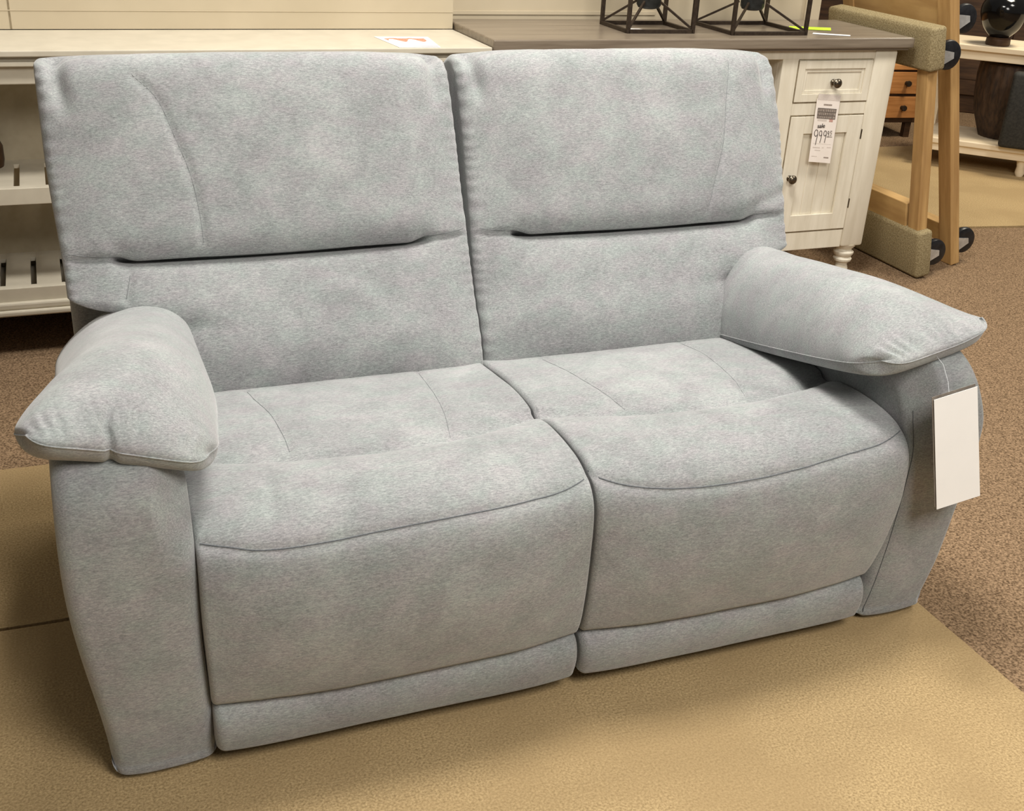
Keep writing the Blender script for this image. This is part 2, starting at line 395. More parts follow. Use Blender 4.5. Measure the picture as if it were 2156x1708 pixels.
# --- backrests
back_loop = [(.545, .385), (.522, .405), (.520, .432), (.548, .50), (.590, .565), (.645, .672), (.652, .690), (.700, .776), (.748, .873), (.787, .95), (.812, .990), (.845, 1.008), (.885, 1.004), (.93, .97), (.955, .90), (.955, .70), (.93, .50), (.86, .40), (.74, .37), (.63, .372)]
def backrest(sg):
    if sg < 0: x0, x1 = -.812, .004
    else: x0, x1 = .007, .812
    C, t = closed_spline(back_loop, 300)
    def tz(z):   # arc position where the front passes height z
        k = [i for i in range(len(C)) if C[i, 0] < .84 and C[i, 1] > .40 and t[i] < 1.0]
        return t[min(k, key=lambda i: abs(C[i, 1] - z))]
    tb, tcr, tt = tz(.41), tz(.676), tz(1.004)
    def disp(s, x, y, z, tt_):
        W = 1 - np.abs(s) ** 4.0; W = np.clip(W, 0, 1)
        tc = tcr + .009 * np.clip(s * s, 0, .64) - .002
        a = np.clip((tt_ - tc) / (tt - tc), 0, 1); b = np.clip((tc - tt_) / (tc - tb), 0, 1)
        up = .048 * W * (4 * a * (1 - a)) ** .34 * (tt_ > tc) * (tt_ < tt + .02)
        topb = .012 * W * gauss(tt_ - tt, .09)
        lo = .036 * W * (4 * b * (1 - b)) ** .6 * (tt_ <= tc)
        win = 1 - sstep(.71, .81, np.abs(s))
        cr = -.034 * win * gauss(tt_ - tc + .002, .006) - .012 * win * gauss(tt_ - tc, .028)
        fs = -.0022 * (1 - win) * gauss(tt_ - tc, .004)
        # folds that pull in from the upper corners and a few slack wrinkles
        e = 1 - np.abs(s)
        fold = -.016 * gauss(e - .09 - (1.004 - z) * -.0 - .25 * np.clip(.99 - z, 0, 1), .035) * sstep(.90, .97, z) * (y < .86)
        ruch = .0016 * np.sin(z * 260 + 3 * np.sin(z * 31)) * gauss(e, .05) * (y < .86) * (z > .45)
        slack = -.0035 * gauss(z - .62 - .25 * (x - (x0 + x1) / 2), .012) * sstep(.35, .8, s * sg) * (y < .7)
        arc = 0
        if sg < 0:
            rr = np.hypot((x + .30) / 1.25, z - .515)
            arc = (.0022 * gauss(rr - .075, .018) - .0018 * gauss(rr - .105, .018)) * sstep(.50, .56, z) * (y < .7)
        return up + topb + lo + cr + fs + fold + ruch + slack + arc
    def slide(s, t):   # the head pillow sags over the crease
        tc = tcr + .009 * np.clip(s * s, 0, .64) - .002
        u = t - tc
        return -.015 * (1 - sstep(.66, .80, np.abs(s))) * sstep(0, .010, u) * (1 - sstep(.014, .085, u))
    def xmap(X, Y, Z):
        # the wing over the armrest ends at about arm height
        k = 1 - sstep(.553, .612, Z)
        xo = abs(x0 if sg < 0 else x1); rel = np.clip((np.abs(X) - .30) / (xo - .30), 0, 1)
        bow = .012 * (1 - np.abs(2 * np.clip((Z - .6) / .4, 0, 1) - 1)) * rel
        pin = -.012 * sstep(.93, 1.01, Z) * rel
        return np.sign(X) * (np.abs(X) - k * rel * (xo - .655) - rel * (.010 if sg < 0 else .018) * (1 - sstep(.62, .86, Z))) + (.014 * sstep(.50, .90, Z) * np.clip(1 - np.abs(X) / .25, 0, 1) if sg > 0 else 0)
    if sg < 0:
        v1 = smooth_line([(-.640, .995), (-.600, .954), (-.577, .892), (-.556, .826), (-.547, .76), (-.545, .702)])
        v2 = smooth_line([(-.686, .648), (-.692, .63), (-.698, .612)])
    else:
        v1 = smooth_line([(.668, 1.0), (.648, .935), (.624, .838), (.592, .762), (.570, .702)])
        v2 = None
    cl = [(x0 + .01, .690), (x0 + .10, .680)]; cr_ = [(x1 - .012, .690), (x1 - .10, .681)]
    gr = [('y', v1, .004, .008)] + ([('y', v2, .005, .008)] if v2 else [])
    o = loft('backrest', back_loop, 300, x0, x1, 130, .015, disp, xmap, FAB, SOFA, gr, .0030, 3 if sg < 0 else 8, slide)
    seam(o, v1, 'y', M['soft_thread'], .0006)
    if v2: seam(o, v2, 'y', M['soft_thread'], .0008)
    seam(o, smooth_line(cl), 'y', M['soft_thread'], .0008); seam(o, smooth_line(cr_), 'y', M['soft_thread'], .0008)
    return o
backrest(-1); backrest(1)

# --- seats
seat_loop = [(.64, .36), (.62, .405), (.53, .428), (.40, .448), (.30, .456), (.22, .458), (.157, .468), (.07, .471), (0, .461), (-.038, .440), (-.058, .403), (-.062, .338), (-.056, .224), (-.042, .150), (-.020, .128), (.05, .130), (.30, .16), (.55, .22)]
def seat(sg):
    x0, x1 = (-.662, -.0025) if sg < 0 else (.0025, .660)
    xc = (x0 + x1) / 2; hw = (x1 - x0) / 2
    def yv(x): return .150 + .075 * np.abs((x - xc) / hw) ** 2.2
    def disp(s, x, y, z, t):
        W = 1 - np.abs(s) ** 3.2
        top = (z > .395)
        v = y - yv(x)
        pan = .010 * W * sstep(0, .08, v) * (1 - sstep(.30, .48, v)) * top
        bol = .008 * W * (1 - sstep(-.05, .0, v)) * (z > .14)
        front = .030 * W * gauss(z - .30, .16) * (y < .05)
        val = -.007 * gauss(v, .018) * top - .004 * gauss(v, .05) * top
        edge = .006 * gauss(1 - np.abs(s), .12) * top * (v > .02)
        w1 = -.004 * gauss(x - xc + .20 - .1 * (y - .06), .012) * gauss(y - .05, .07) * top
        w2 = -.004 * gauss(x - xc - .205 + .1 * (y - .06), .012) * gauss(y - .05, .07) * top
        return pan + bol + front + val + edge + w1 + w2
    def xmap(X, Y, Z):
        o_ = 1 - sstep(.10, .34, Z)
        k = np.clip(np.abs(X) / .66, 0, 1)
        amt = .028 if sg > 0 else .006
        inn = .0 * Z
        return np.sign(X) * (np.abs(X) - amt * o_ * k)
    if sg < 0:
        fs = smooth_line([(-.655, .443), (-.609, .438), (-.562, .432), (-.463, .434), (-.365, .438), (-.262, .441), (-.143, .442), (-.07, .444), (-.012, .450), (-.0035, .453)])
        a = smooth_line([(-.498, .49), (-.492, .43), (-.479, .344), (-.474, .25), (-.474, .19)])
        b = smooth_line([(-.149, .495), (-.160, .37), (-.172, .26), (-.188, .175)])
    else:
        fs = smooth_line([(.0035, .453), (.012, .450), (.055, .440), (.119, .432), (.188, .428), (.253, .427), (.332, .428), (.402, .433), (.49, .440), (.576, .443), (.652, .450)])
        a = smooth_line([(.126, .495), (.140, .39), (.153, .298), (.170, .19)])
        b = smooth_line([(.464, .495), (.462, .40), (.448, .262), (.430, .18)])
    val = smooth_line([(x, float(yv(np.array(x)))) for x in np.linspace(x0 + .012, x1 - .012, 9)])
    o = loft('seat_cushion', seat_loop, 320, x0, x1, 110, .009, disp, xmap, FAB, SOFA,
             [('y', fs, .003, .006), ('z', a, .0045, .008), ('z', b, .0045, .008), ('z', val, .003, .006)], .0026, 21 if sg < 0 else 27)
    seam(o, fs, 'y', M['thread'], .0011)
    seam(o, a, 'z', M['soft_thread'], .0007); seam(o, b, 'z', M['soft_thread'], .0007)
    seam(o, val, 'z', M['pale_thread'], .0007)
    return o
seat(-1); seat(1)

# --- footrests (closed panel under each seat)
foot_loop = [(-.030, .036), (-.043, .050), (-.050, .080), (-.046, .108), (-.030, .127), (.0, .132), (.06, .130), (.10, .10), (.10, .05), (.04, .036)]
for sg in (-1, 1):
    x0, x1 = (-.655, -.003) if sg < 0 else (.003, .632)
    loft('footrest', foot_loop, 110, x0, x1, 90, .016, lambda s, x, y, z, t: .006 * (1 - np.abs(s) ** 6) * (y < .02) - .003 * gauss(1 - np.abs(s) - .06, .02) * (z > .11), None, FAB, SOFA, (), .0022, 33 + sg)

# --- arm bodies
arm_loop = [(0.0, .012), (-.012, .03), (-.030, .14), (-.044, .26), (-.052, .38), (-.052, .48), (-.036, .555), (.01, .590), (.08, .592), (.25, .555), (.50, .505), (.74, .455), (.80, .40), (.80, .28), (.79, .05), (.75, .014), (.45, .012), (.20, .012)]
for sg in (-1, 1):
    def xm(X, Y, Z, sg=sg):
        k = np.clip((np.abs(X) - .662) / .19, 0, 1)
        fl_ = .818 + .036 * sstep(0, .42, Z) - .004 * sstep(.45, .62, Z) - (sg > 0) * (.018 * sstep(.10, .30, Z) + .040 * sstep(.44, .60, Z)); fl_ = fl_ - .034 * sstep(.12, .32, Y) * sstep(.22, .42, Z); inn = .662 - .012 * (1 - sstep(0, .3, Z))
        return np.sign(X) * (inn + k * (fl_ - inn))
    x0, x1 = (-.852, -.662) if sg < 0 else (.662, .852)
    def dsp(s, x, y, z, t, sg=sg): return .010 * (1 - np.abs(s) ** 2.5) * ((y < .02) | (z > .5)) - .050 * sstep(.40, .56, z) * (1 - sstep(-1, -.35, s * sg)) * (y < .08)
    ln = smooth_line([(.6735, .49), (.671, .45), (.672, .38), (.672, .25), (.670, .12), (.666, .02)])
    o = loft('arm', arm_loop, 240, x0, x1, 36, .024, dsp, xm, FAB, SOFA, [('y', ln, .003, .007)] if sg > 0 else (), .0026, 44 + sg)
    if sg > 0: seam(o, ln, 'y', M['thread'], .0009)

# --- padded armrests (overhanging pillows)
def arm_pillow(sg):
    if sg > 0: xi, xo, nb, zb0, drop, tilt, tiltb, H0, Hg, rise, pa, pb, box, yf, yc, yo, ye, ni, rc_ = .5615, .86, .0372, .6228, .1389, .0275, .0419, .0967, .0489, .55, .4353, .70, .024, -.038, 0., .0219, .53, -.0094, .0300
    else: xi, xo, nb, zb0, drop, tilt, tiltb, H0, Hg, rise, pa, pb, box, yf, yc, yo, ye, ni, rc_ = .6101, .8925, .0529, .6155, .0973, .0385, -.0228, .126, -.040, .50, .56, .64, .024, -.038, 0., -.0205, .5334, .0232, .0200
    nu, nt = 101, 131
    us = np.linspace(0, 1, nu); us = .5 - .5 * np.cos(PI * us)
    ts = np.linspace(0, 1, nt) ** 1.35 * 1.18
    U, T = np.meshgrid(us, ts); S = 2 * U - 1          # S=-1 inner, +1 outer
    y_front = yf + yc * np.abs(S) ** 2.6 + yo * (S > 0) * S ** 2 + .035 * np.abs(S) ** 9
    Y = y_front + T * (ye - y_front)
    if sg < 0: Y = Y + .009 * gauss(S - .12, .05) * gauss(T, .045)
    rc = rc_ * gauss(T, .05)
    wi = xi + rc - ni * sstep(0, .5, T); wo = xo - rc - nb * sstep(0, .7, T)
    X = wi + (wo - wi) * U
    zb = zb0 - drop * T ** .8 + tilt * S * (1 - T) + tiltb * S * T
    H = (H0 + Hg * T) * (1 - (1 - np.clip(T / rise, 0, 1)) ** 2.2) ** .62 * (1 + .08 * np.sin(PI * np.clip(T, 0, 1)))
    A_ = np.clip((1 + S) / 2, 0, 1); kk = pa / (pa + pb)
    pe = pb - (.12 * gauss(T - .05, .35) if sg < 0 else 0 * T)
    kk = pa / (pa + pe)
    dome = A_ ** pa * (1 - A_) ** pe / (kk ** pa * (1 - kk) ** pe)
    zt = zb + H * dome
    P = np.stack([X.ravel(), Y.ravel(), zt.ravel()], 1)
    nz = (vnoise(P * 9, 60 + sg) * .6 + vnoise(P * 22, 61 + sg) * .3).reshape(X.shape)
    edge = np.clip(np.minimum(1 - np.abs(S), T * 3), 0, 1)
    pk = (.0040 * np.sin(S * 34 + 2.2 * np.sin(S * 9) + sg) * gauss(T - .035, .05) + .0028 * np.sin(Y * 150 + 4 * np.sin(Y * 23)) * gauss(1 + S, .22) * sstep(.03, .1, T)) * sstep(0, .03, edge)
    if sg < 0:   # pinch in the middle of the left front edge
        pk = pk * .5 - .013 * gauss(S - .12 - 1.2 * T, .035) * gauss(T - .02, .045) - .010 * gauss(S - .20 + 1.6 * T, .04) * gauss(T - .06, .05) - .007 * gauss(S + .16 + .9 * T, .035) * gauss(T - .05, .04)
    zt = zt + (nz * .0035 + pk) * np.clip(edge * 5, 0, 1)
    if sg < 0: pb_ = .013 * gauss(S - .12, .06) * gauss(T, .05)
    else: pb_ = 0
    bot = zb - box * (1 - np.abs(S) ** 14) ** .5 * (1 - (1 - np.clip(T / .06, 0, 1)) ** 2.5) ** .7 * (1 - sstep(1.1, 1.18, T)) + pb_ * np.clip(edge * 6, 0, 1)
    yb = Y + .0 * S
    V = np.stack([X.ravel(), Y.ravel(), zt.ravel()], 1); B = np.stack([X.ravel(), yb.ravel(), bot.ravel()], 1)
    V[:, 0] *= sg; B[:, 0] *= sg
    idx = np.arange(nt * nu).reshape(nt, nu); idb = idx + nt * nu
    bd = np.zeros((nt, nu), bool); bd[0] = bd[-1] = True; bd[:, 0] = bd[:, -1] = True
    idb = np.where(bd, idx, idb)
    F = []
    for i in range(nt - 1):
        for k in range(nu - 1):
            F.append((idx[i, k], idx[i, k + 1], idx[i + 1, k + 1], idx[i + 1, k]))
            F.append((idb[i, k], idb[i + 1, k], idb[i + 1, k + 1], idb[i, k + 1]))
    F = [tuple(int(q) for q in f) for f in F]
    bvV = np.vstack([V, B]); used = sorted({q for f in F for q in f}); rm = {q: i for i, q in enumerate(used)}
    o = mesh('armrest_cushion', bvV[used], [tuple(rm[q] for q in f) for f in F], FAB, SOFA, True)
    ed = [V[idx[i, 0]] for i in range(int(nt * .9), 0, -3)] + [V[idx[0, k]] for k in range(0, nu, 2)] + [V[idx[i, -1]] for i in range(1, int(nt * .9), 3)]
    MB().tube([Vector(p) + Vector((0, 0, -.001)) for p in ed], .0014, 6).build('piping', FAB, o, True)
    return o
arm_pillow(-1); arm_pillow(1)

# --- hidden frame, back shell, glides
MB().box(-.655, .655, .05, .80, .035, .30, .01).build('base_frame', M['dark'], SOFA)
MB().box(-.80, .80, .86, .93, .10, .90, .03, 3).box(-.81, -.66, .70, .86, .03, .43, .02, 3).box(.66, .81, .70, .86, .03, .43, .02, 3).build('back_panel', FAB, SOFA, True)
for gx in (-.76, .76):
    for gy in (.10, .72):
        MB().lathe([(.016, -.0), (.02, .004), (.02, .012)], 16, Matrix.Translation((gx, gy, 0))).build('foot', M['rubber'], SOFA, True)

# --- blank hang tag on the right arm
tg = empty('hang_tag', (1.47, 1.44, .33), label='blank white hang tag dangling in front of the right arm of the loveseat', cat='tag')
c4 = [(1.4265, .5530), (1.5215, .5690), (1.5645, .3470), (1.4650, .3330)]
def card(name, c, y, th, mat, parent, dx=0., dz=0., sh=.5):
    N_ = 14; V = []; F = []
    ox, oy, oz = parent.location
    for lay in (0, 1):
        for j in range(N_ + 1):
            t = j / N_
            L_ = [c[0][q] + (c[3][q] - c[0][q]) * t for q in (0, 1)]; R_ = [c[1][q] + (c[2][q] - c[1][q]) * t for q in (0, 1)]
            w = 0.
            for P_ in (L_, R_):
                V.append((P_[0] + dx - ox, y + w + lay * th - oy + .03 * (.5 - t), P_[1] + dz - oz))
    k = 2 * (N_ + 1)
    for j in range(N_):
        a = 2 * j; F += [(a, a + 1, a + 3, a + 2), (k + a, k + a + 2, k + a + 3, k + a + 1), (a, a + 2, k + a + 2, k + a), (a + 1, k + a + 1, k + a + 3, a + 3)]
    F += [(0, k, k + 1, 1), (k - 2, k - 1, 2 * k - 1, 2 * k - 2)]
    return mesh(name, V, F, mat, parent, False)
card('card', c4, 1.434, .0006, M['paper'], tg)
b_ = card('backing_card', c4, 1.4375, .0006, M['plastic'], tg, -.003, .004); b_['label'] = 'grey backing card'
MB().tube([(-.008, .012, .228), (.0, .03, .245), (.004, .055, .268), (.004, .075, .276)], .0006, 6).build('string', M['pale_thread'], tg, True)
# =========================================================== BACKGROUND
# ------------------------------------------------------------------ low open shelf unit (left, behind)
UL = empty('shelf_unit', (.30, 3.6, 0), label='long low cream open shelving unit with slatted shelves behind the loveseat', cat='shelf unit')
def at(o, *b): return None
def lbox(mb, x0, x1, y0, y1, z0, z1, o, bev=.002): return mb.box(x0 - o.location.x, x1 - o.location.x, y0 - o.location.y, y1 - o.location.y, z0 - o.location.z, z1 - o.location.z, bev)
X0, X1 = -1.6, 1.285
lbox(MB(), X0, X1, 3.415, 3.80, .853, .870, UL, .003).build('top', M['cream'], UL)
m = MB(); lbox(m, X0 + .01, X1 - .005, 3.440, 3.47, .838, .852, UL, .001); lbox(m, X0 + .01, X1 - .005, 3.424, 3.47, .826, .8395, UL, .003); lbox(m, X0 + .02, X1 - .01, 3.445, 3.47, .776, .826, UL, .003)
m.build('cornice', M['cream'], UL)
lbox(MB(), X0 + .02, X1 - .01, 3.765, 3.79, .12, .85, UL).build('back_panel', M['cream_back'], UL)
for xa in (X0 + .02, -.9, X1 - .045):
    lbox(MB(), xa, xa + .03, 3.445, 3.765, .12, .84, UL, .003).build('side_panel', M['cream'], UL)
def slat_shelf(z, xs, lip):
    m = MB(); y0, y1 = 3.445, 3.765; lo, hi = -.85, X1 - .045; g = .008
    cut = sorted(x for x in xs if lo < x < hi); prev = lo
    for x in cut:
        lbox(m, prev, x - g, y0, y1, z - .012, z, UL, .0008); prev = x + g
    lbox(m, prev, hi, y0, y1, z - .012, z, UL, .0008)
    lbox(m, lo, hi, y0, 3.456, z - .0125, z - .0004, UL, 0); lbox(m, lo, hi, 3.71, y1, z - .0125, z - .0004, UL, 0)
    m.build('shelf', M['cream'], UL)
    m = MB(); lbox(m, lo - .03, hi + .03, 3.425, 3.447, z - lip, z + .001, UL, .002); m.build('shelf_lip', M['cream'], UL)
slat_shelf(.494, [-.122 + k * .085 for k in range(-8, 17)], .047)
slat_shelf(.200, [-.197 + k * .085 for k in range(-8, 18)], .042)
m = MB(); lbox(m, X0 + .01, X1, 3.41, 3.46, .138, .160, UL, .006); lbox(m, X0, X1, 3.40, 3.46, .122, .139, UL, .005); lbox(m, X0, X1, 3.46, 3.79, .124, .158, UL, .002); m.build('plinth_moulding', M['cream'], UL)
for lx in (X0 + .06, -.9, X1 - .08):
    for ly in (3.47, 3.74):
        MB().lathe([(.02, -.009), (.026, .02), (.02, .06), (.03, .124)], 16, Matrix.Translation((lx - .30, ly - 3.6, 0))).build('leg', M['cream'], UL, True)

orn = MB().lathe([(.0, .0), (.062, .0), (.066, .02), (.066, .06), (.055, .085), (.02, .10), (.0, .10)], 28)
tag(orn.build('wooden_ornament', M['darkwood'], None, True, (-.218, 3.70, .494)), 'small dark brown rounded ornament on the slatted shelf at the left edge', 'ornament')

# printed card on the cream top
pc = empty('printed_card', (1.0, 3.5, .8705), label='white printed card with reddish picture lying on the cream shelf top', cat='card')
def flat(name, pts, z, mat, parent, th=.0005):
    return MB().prism([(a - parent.location.x, b - parent.location.y) for a, b in pts], z, z + th, 'z').build(name, mat, parent)
flat('card', [(.968, 3.640), (1.142, 3.628), (1.118, 3.418), (.990, 3.424)], .0, M['paper'], pc, .0008)
def lerp2(u, v):
    a, b, c, d = (.968, 3.640), (1.142, 3.628), (1.118, 3.418), (.990, 3.424)
    return tuple((a[i] * (1 - u) + b[i] * u) * (1 - v) + (d[i] * (1 - u) + c[i] * u) * v for i in (0, 1))
scal = [(u, .14 + .05 * abs(math.sin(u * 3 * PI + .5))) for u in np.linspace(.1, .88, 16)] + [(u, .36 + .14 * math.sin(u * 4 * PI * 1.3 + 1.2)) for u in np.linspace(.88, .1, 24)]
flat('picture', [lerp2(u, v) for u, v in scal], .0009, M['ink_red'], pc)
flat('printed_panel', [lerp2(*q) for q in ((.10, .52), (.90, .50), (.90, .66), (.12, .70))], .0009, M['ink_lilac'], pc)
flat('printed_line', [lerp2(*q) for q in ((.35, .93), (.97, .90), (.97, .925), (.35, .95))], .0009, M['ink_grey'], pc)

# ------------------------------------------------------------------ white cabinet with wood top
CB = empty('cabinet', (2.10, 3.66, 0), label='distressed white cabinet with grey brown wood top behind the loveseat', cat='cabinet')
c = CB
m = MB(); prof_y0 = 3.415
lbox(m, 1.288, 2.893, prof_y0, 3.888, .857, .893, c, .005); lbox(m, 1.300, 2.882, prof_y0 + .012, 3.885, .849, .858, c, .002)
m.build('top', M['wood_top'], CB)
W_ = M['white']
lbox(MB(), 1.36, 2.80, 3.447, 3.475, .818, .849, c).build('apron', W_, CB)
for sx in (0, 1):
    xa = 2.752 if sx else 1.33
    for ya in (3.44, 3.79):
        m = MB(); lbox(m, xa, xa + .098, ya, ya + .085, .118, .849, c, .010)
        pc_ = Matrix.Translation((xa + .049 - c.location.x, ya + .043 - c.location.y, 0))
        m.lathe([(.018, -.009), (.024, .0), (.027, .02), (.022, .036), (.024, .046), (.034, .052), (.036, .060), (.030, .068), (.034, .074), (.039, .082), (.039, .088), (.031, .094), (.029, .1), (.040, .112), (.043, .122)], 28, pc_)
        m.build('leg', W_, CB, True)
# face frame (right bank)
m = MB()
lbox(m, 2.372, 2.438, 3.448, 3.475, .12, .849, c, .002)
lbox(m, 2.438, 2.752, 3.448, 3.475, .624, .668, c, .001)
lbox(m, 2.438, 2.752, 3.448, 3.475, .118, .188, c, .002)
lbox(m, 2.438, 2.752, 3.458, 3.475, .188, .624, c, 0.)
lbox(m, 2.438, 2.752, 3.458, 3.475, .668, .82, c, 0.)
m.build('face_frame', W_, CB)
lbox(MB(), 1.43, 1.81, 3.448, 3.475, .118, .849, c, .002).build('face_frame', W_, CB)
m = MB()
lbox(m, 2.372, 2.39, 3.475, 3.87, .118, .849, c, .001); lbox(m, 2.80, 2.82, 3.52, 3.80, .118, .849, c, .001)
lbox(m, 1.79, 1.81, 3.475, 3.87, .118, .849, c, .001); lbox(m, 1.36, 1.38, 3.52, 3.80, .118, .849, c, .001)
lbox(m, 1.38, 2.80, 3.845, 3.865, .118, .849, c, .001)
lbox(m, 2.38, 2.81, 3.475, 3.85, .118, .136, c, .001); lbox(m, 1.37, 1.80, 3.475, 3.85, .118, .136, c, .001)
m.build('carcass', W_, CB)

def panel_front(name, x0, x1, z0, z1, fw, bead):
    """framed front with a recessed panel, its dark gap is the real gap round it"""
    m = MB(); g = .0025; y0, y1 = 3.445, 3.457
    x0 += g; x1 -= g; z0 += g; z1 -= g
    lbox(m, x0, x0 + fw, y0, y1, z0, z1, c, .0015); lbox(m, x1 - fw, x1, y0, y1, z0, z1, c, .0015)
    lbox(m, x0 + fw, x1 - fw, y0, y1, z0, z0 + fw, c, .0015); lbox(m, x0 + fw, x1 - fw, y0, y1, z1 - fw, z1, c, .0015)
    o = m.build(name, W_, CB)
    ix0, ix1, iz0, iz1 = x0 + fw, x1 - fw, z0 + fw, z1 - fw
    m = MB(); s = .008
    for (p, q) in (((ix0, iz0), (ix1, iz0)), ((ix1, iz0), (ix1, iz1)), ((ix1, iz1), (ix0, iz1)), ((ix0, iz1), (ix0, iz0))): pass
    if bead:
        k = 4; w = (ix1 - ix0) / k
        for i in range(k): lbox(m, ix0 + i * w + .0012, ix0 + (i + 1) * w - .0012, 3.4545, 3.459, iz0, iz1, c, .0012)
        lbox(m, ix0, ix1, 3.4565, 3.459, iz0, iz1, c, 0)
    else:
        lbox(m, ix0, ix1, 3.453, 3.459, iz0, iz1, c, 0)
        t = .012
        for a in ((ix0, ix0 + t, iz0, iz1), (ix1 - t, ix1, iz0, iz1), (ix0 + t, ix1 - t, iz0, iz0 + t), (ix0 + t, ix1 - t, iz1 - t, iz1)): lbox(m, a[0], a[1], 3.4495, 3.4535, a[2], a[3], c, .0012)
    m.build('panel', W_, o)
    return o
def knob(x, z, host):
    M_ = Matrix.Translation((x - c.location.x, 3.4455 - c.location.y, z)) @ Matrix.Rotation(PI / 2, 4, 'X')
    o = MB().lathe([(.011, -.004), (.011, .001), (.006, .004), (.006, .012), (.012, .016), (.016, .021), (.0165, .026), (.013, .031), (.006, .034), (.001, .0345)], 28, M_).build('knob', M['knob'], host, True)
    o['label'] = 'round pewter knob'
dr = panel_front('drawer', 2.438, 2.754, .668, .815, .028, False); knob(2.596, .738, dr)
do = panel_front('door', 2.438, 2.754, .190, .622, .062, True); knob(2.470, .398, do)
for hz in (.55, .29):
    m = MB(); lbox(m, 2.7530, 2.7565, 3.4425, 3.447, hz - .018, hz + .018, c, .0008); h_ = m.build('hinge', M['knob'], do)
m = MB()
for a in ((2.4365, 2.7555, .666, .6705), (2.4365, 2.7555, .6205, .625), (2.4365, 2.7555, .1875, .1925)): lbox(m, a[0], a[1], 3.4475, 3.4483, a[2], a[3], c, 0)
for a in ((2.4355, 2.440, .19, .62), (2.4355, 2.440, .67, .815), (2.7515, 2.756, .19, .62), (2.7515, 2.756, .67, .815)): lbox(m, a[0], a[1], 3.4475, 3.4483, a[2], a[3], c, 0)
m.build('rubbed_glaze_line', M['grove'], CB)

# ------------------------------------------------------------------ price tag on the drawer
PT = empty('price_tag', (2.575, 3.4395, .57), (0, 0, 0), label='white sale price tag reading 999 hanging from the cabinet drawer', cat='price tag')
tl, tr, br, bl = (2.532 - .0, .684), (2.632, .676), (2.622, .452), (2.527, .462)
def tp(u, v, y=0.):   # u across, v down on the tag face, in PT's frame
    q = [(tl[i] * (1 - u) + tr[i] * u) * (1 - v) + (bl[i] * (1 - u) + br[i] * u) * v for i in (0, 1)]
    return (q[0] - 2.575, y - .016 * v, q[1] - .57)
def quad(name, us, y, th, mat, host):
    A = [tp(u, v, y) for u, v in us]; B = [tp(u, v, y + th) for u, v in us]; n = len(us)
    return mesh(name, A + B, [tuple(range(n)), tuple(range(2 * n - 1, n - 1, -1))] + [(k, (k + 1) % n, n + (k + 1) % n, n + k) for k in range(n)], mat, host)
quad('paper', [(0, 0), (1, 0), (1, 1), (0, 1)], 0, .0006, M['tagpaper'], PT)
quad('adhesive_strip', [(.04, -.075), (1.0, -.07), (1.0, .02), (.02, .02)], -.0003, .0003, M['ink_pale'], PT)
def stroke(name, pts, r, mat, host=PT, y=-.0006):
    return MB().tube([tp(u, v, y) for u, v in pts], r, 6).build(name, mat, host, True)
def rect(name, u0, u1, v0, v1, mat, y=-.0004, th=.0003): return quad(name, [(u0, v0), (u1, v0), (u1, v1), (u0, v1)], y, th, mat, PT)
rect('printed_header', .32, .68, .075, .10, M['ink_grey'])
rect('printed_banner', .10, .90, .145, .300, M['ink_grey'])
m = MB()
for pts in (((.10, .145), (.90, .145), (.90, .300), (.10, .300), (.10, .145)), ((.10, .252), (.90, .252)), ((.10, .200), (.90, .200))):
    m.tube([tp(u, v, -.0008) for u, v in pts], .0008, 6)
rn = random.Random(3)
for row, (v0, v1) in enumerate(((.160, .190), (.212, .242), (.262, .288))):
    u = .16
    while u < .84:
        w = rn.uniform(.03, .06); m.tube([tp(u, v0, -.0009), tp(u + w * rn.uniform(-.2, .6), v1, -.0009)], .0007, 5); u += w + .03
m.build('banner_lettering', M['ink'], PT, True)
rect('printed_stamp', .66, .82, .305, .350, M['ink_rose'])
rect('printed_smudge', .14, .55, .315, .345, M['ink_pale'])
def text(name, body, u, v, size, mat, bold=0.):
    cu = bpy.data.curves.new(name, 'FONT'); cu.body = body; cu.size = size; cu.extrude = .0002; cu.offset = bold
    cu.materials.append(mat)
    tmp = bpy.data.objects.new(name, cu); COL.objects.link(tmp); bpy.context.view_layer.update()
    me = bpy.data.meshes.new_from_object(tmp.evaluated_get(bpy.context.evaluated_depsgraph_get())); bpy.data.objects.remove(tmp); bpy.data.curves.remove(cu)
    me.name = name; o = bpy.data.objects.new(name, me); COL.objects.link(o); o.parent = PT
    p = tp(u, v, -.0010); o.location = p; o.rotation_euler = (PI / 2 + .07, 0, 0)
    return o
text('lettering', 'sale', .17, .455, .0215, M['ink'], 0.)
text('lettering', 'sale', .177, .4555, .0215, M['ink'], 0.)
# handwritten 999 and small 95
def nine(u, v, s, r=.0009, name='handwriting'):
    pts = [(u + s * .55 * math.cos(a) * .9, v + s * .55 * math.sin(a) * .62) for a in np.linspace(-.4, -.4 - 2 * PI, 14)]
    pts += [(u + s * .50, v + s * .25), (u + s * .36, v + s * .75), (u + s * .22, v + s * 1.25)]
    return pts
m = MB()
for u, v, s in ((.16, .535, .15), (.36, .535, .12), (.56, .53, .12)):
    m.tube([tp(a, b, -.0009) for a, b in nine(u, v, s)], .0010, 6)
for u, v, s in ((.70, .515, .06),): m.tube([tp(a, b, -.0009) for a, b in nine(u, v, s)], .0008, 6)
m.tube([tp(a, b, -.0009) for a, b in ((.86, .49), (.79, .49), (.79, .515), (.85, .52), (.85, .55), (.78, .555))], .0008, 6)
m.tube([tp(a, b, -.0009) for a, b in ((.66, .585), (.90, .580))], .0006, 6)
m.build('handwriting', M['ink'], PT, True)
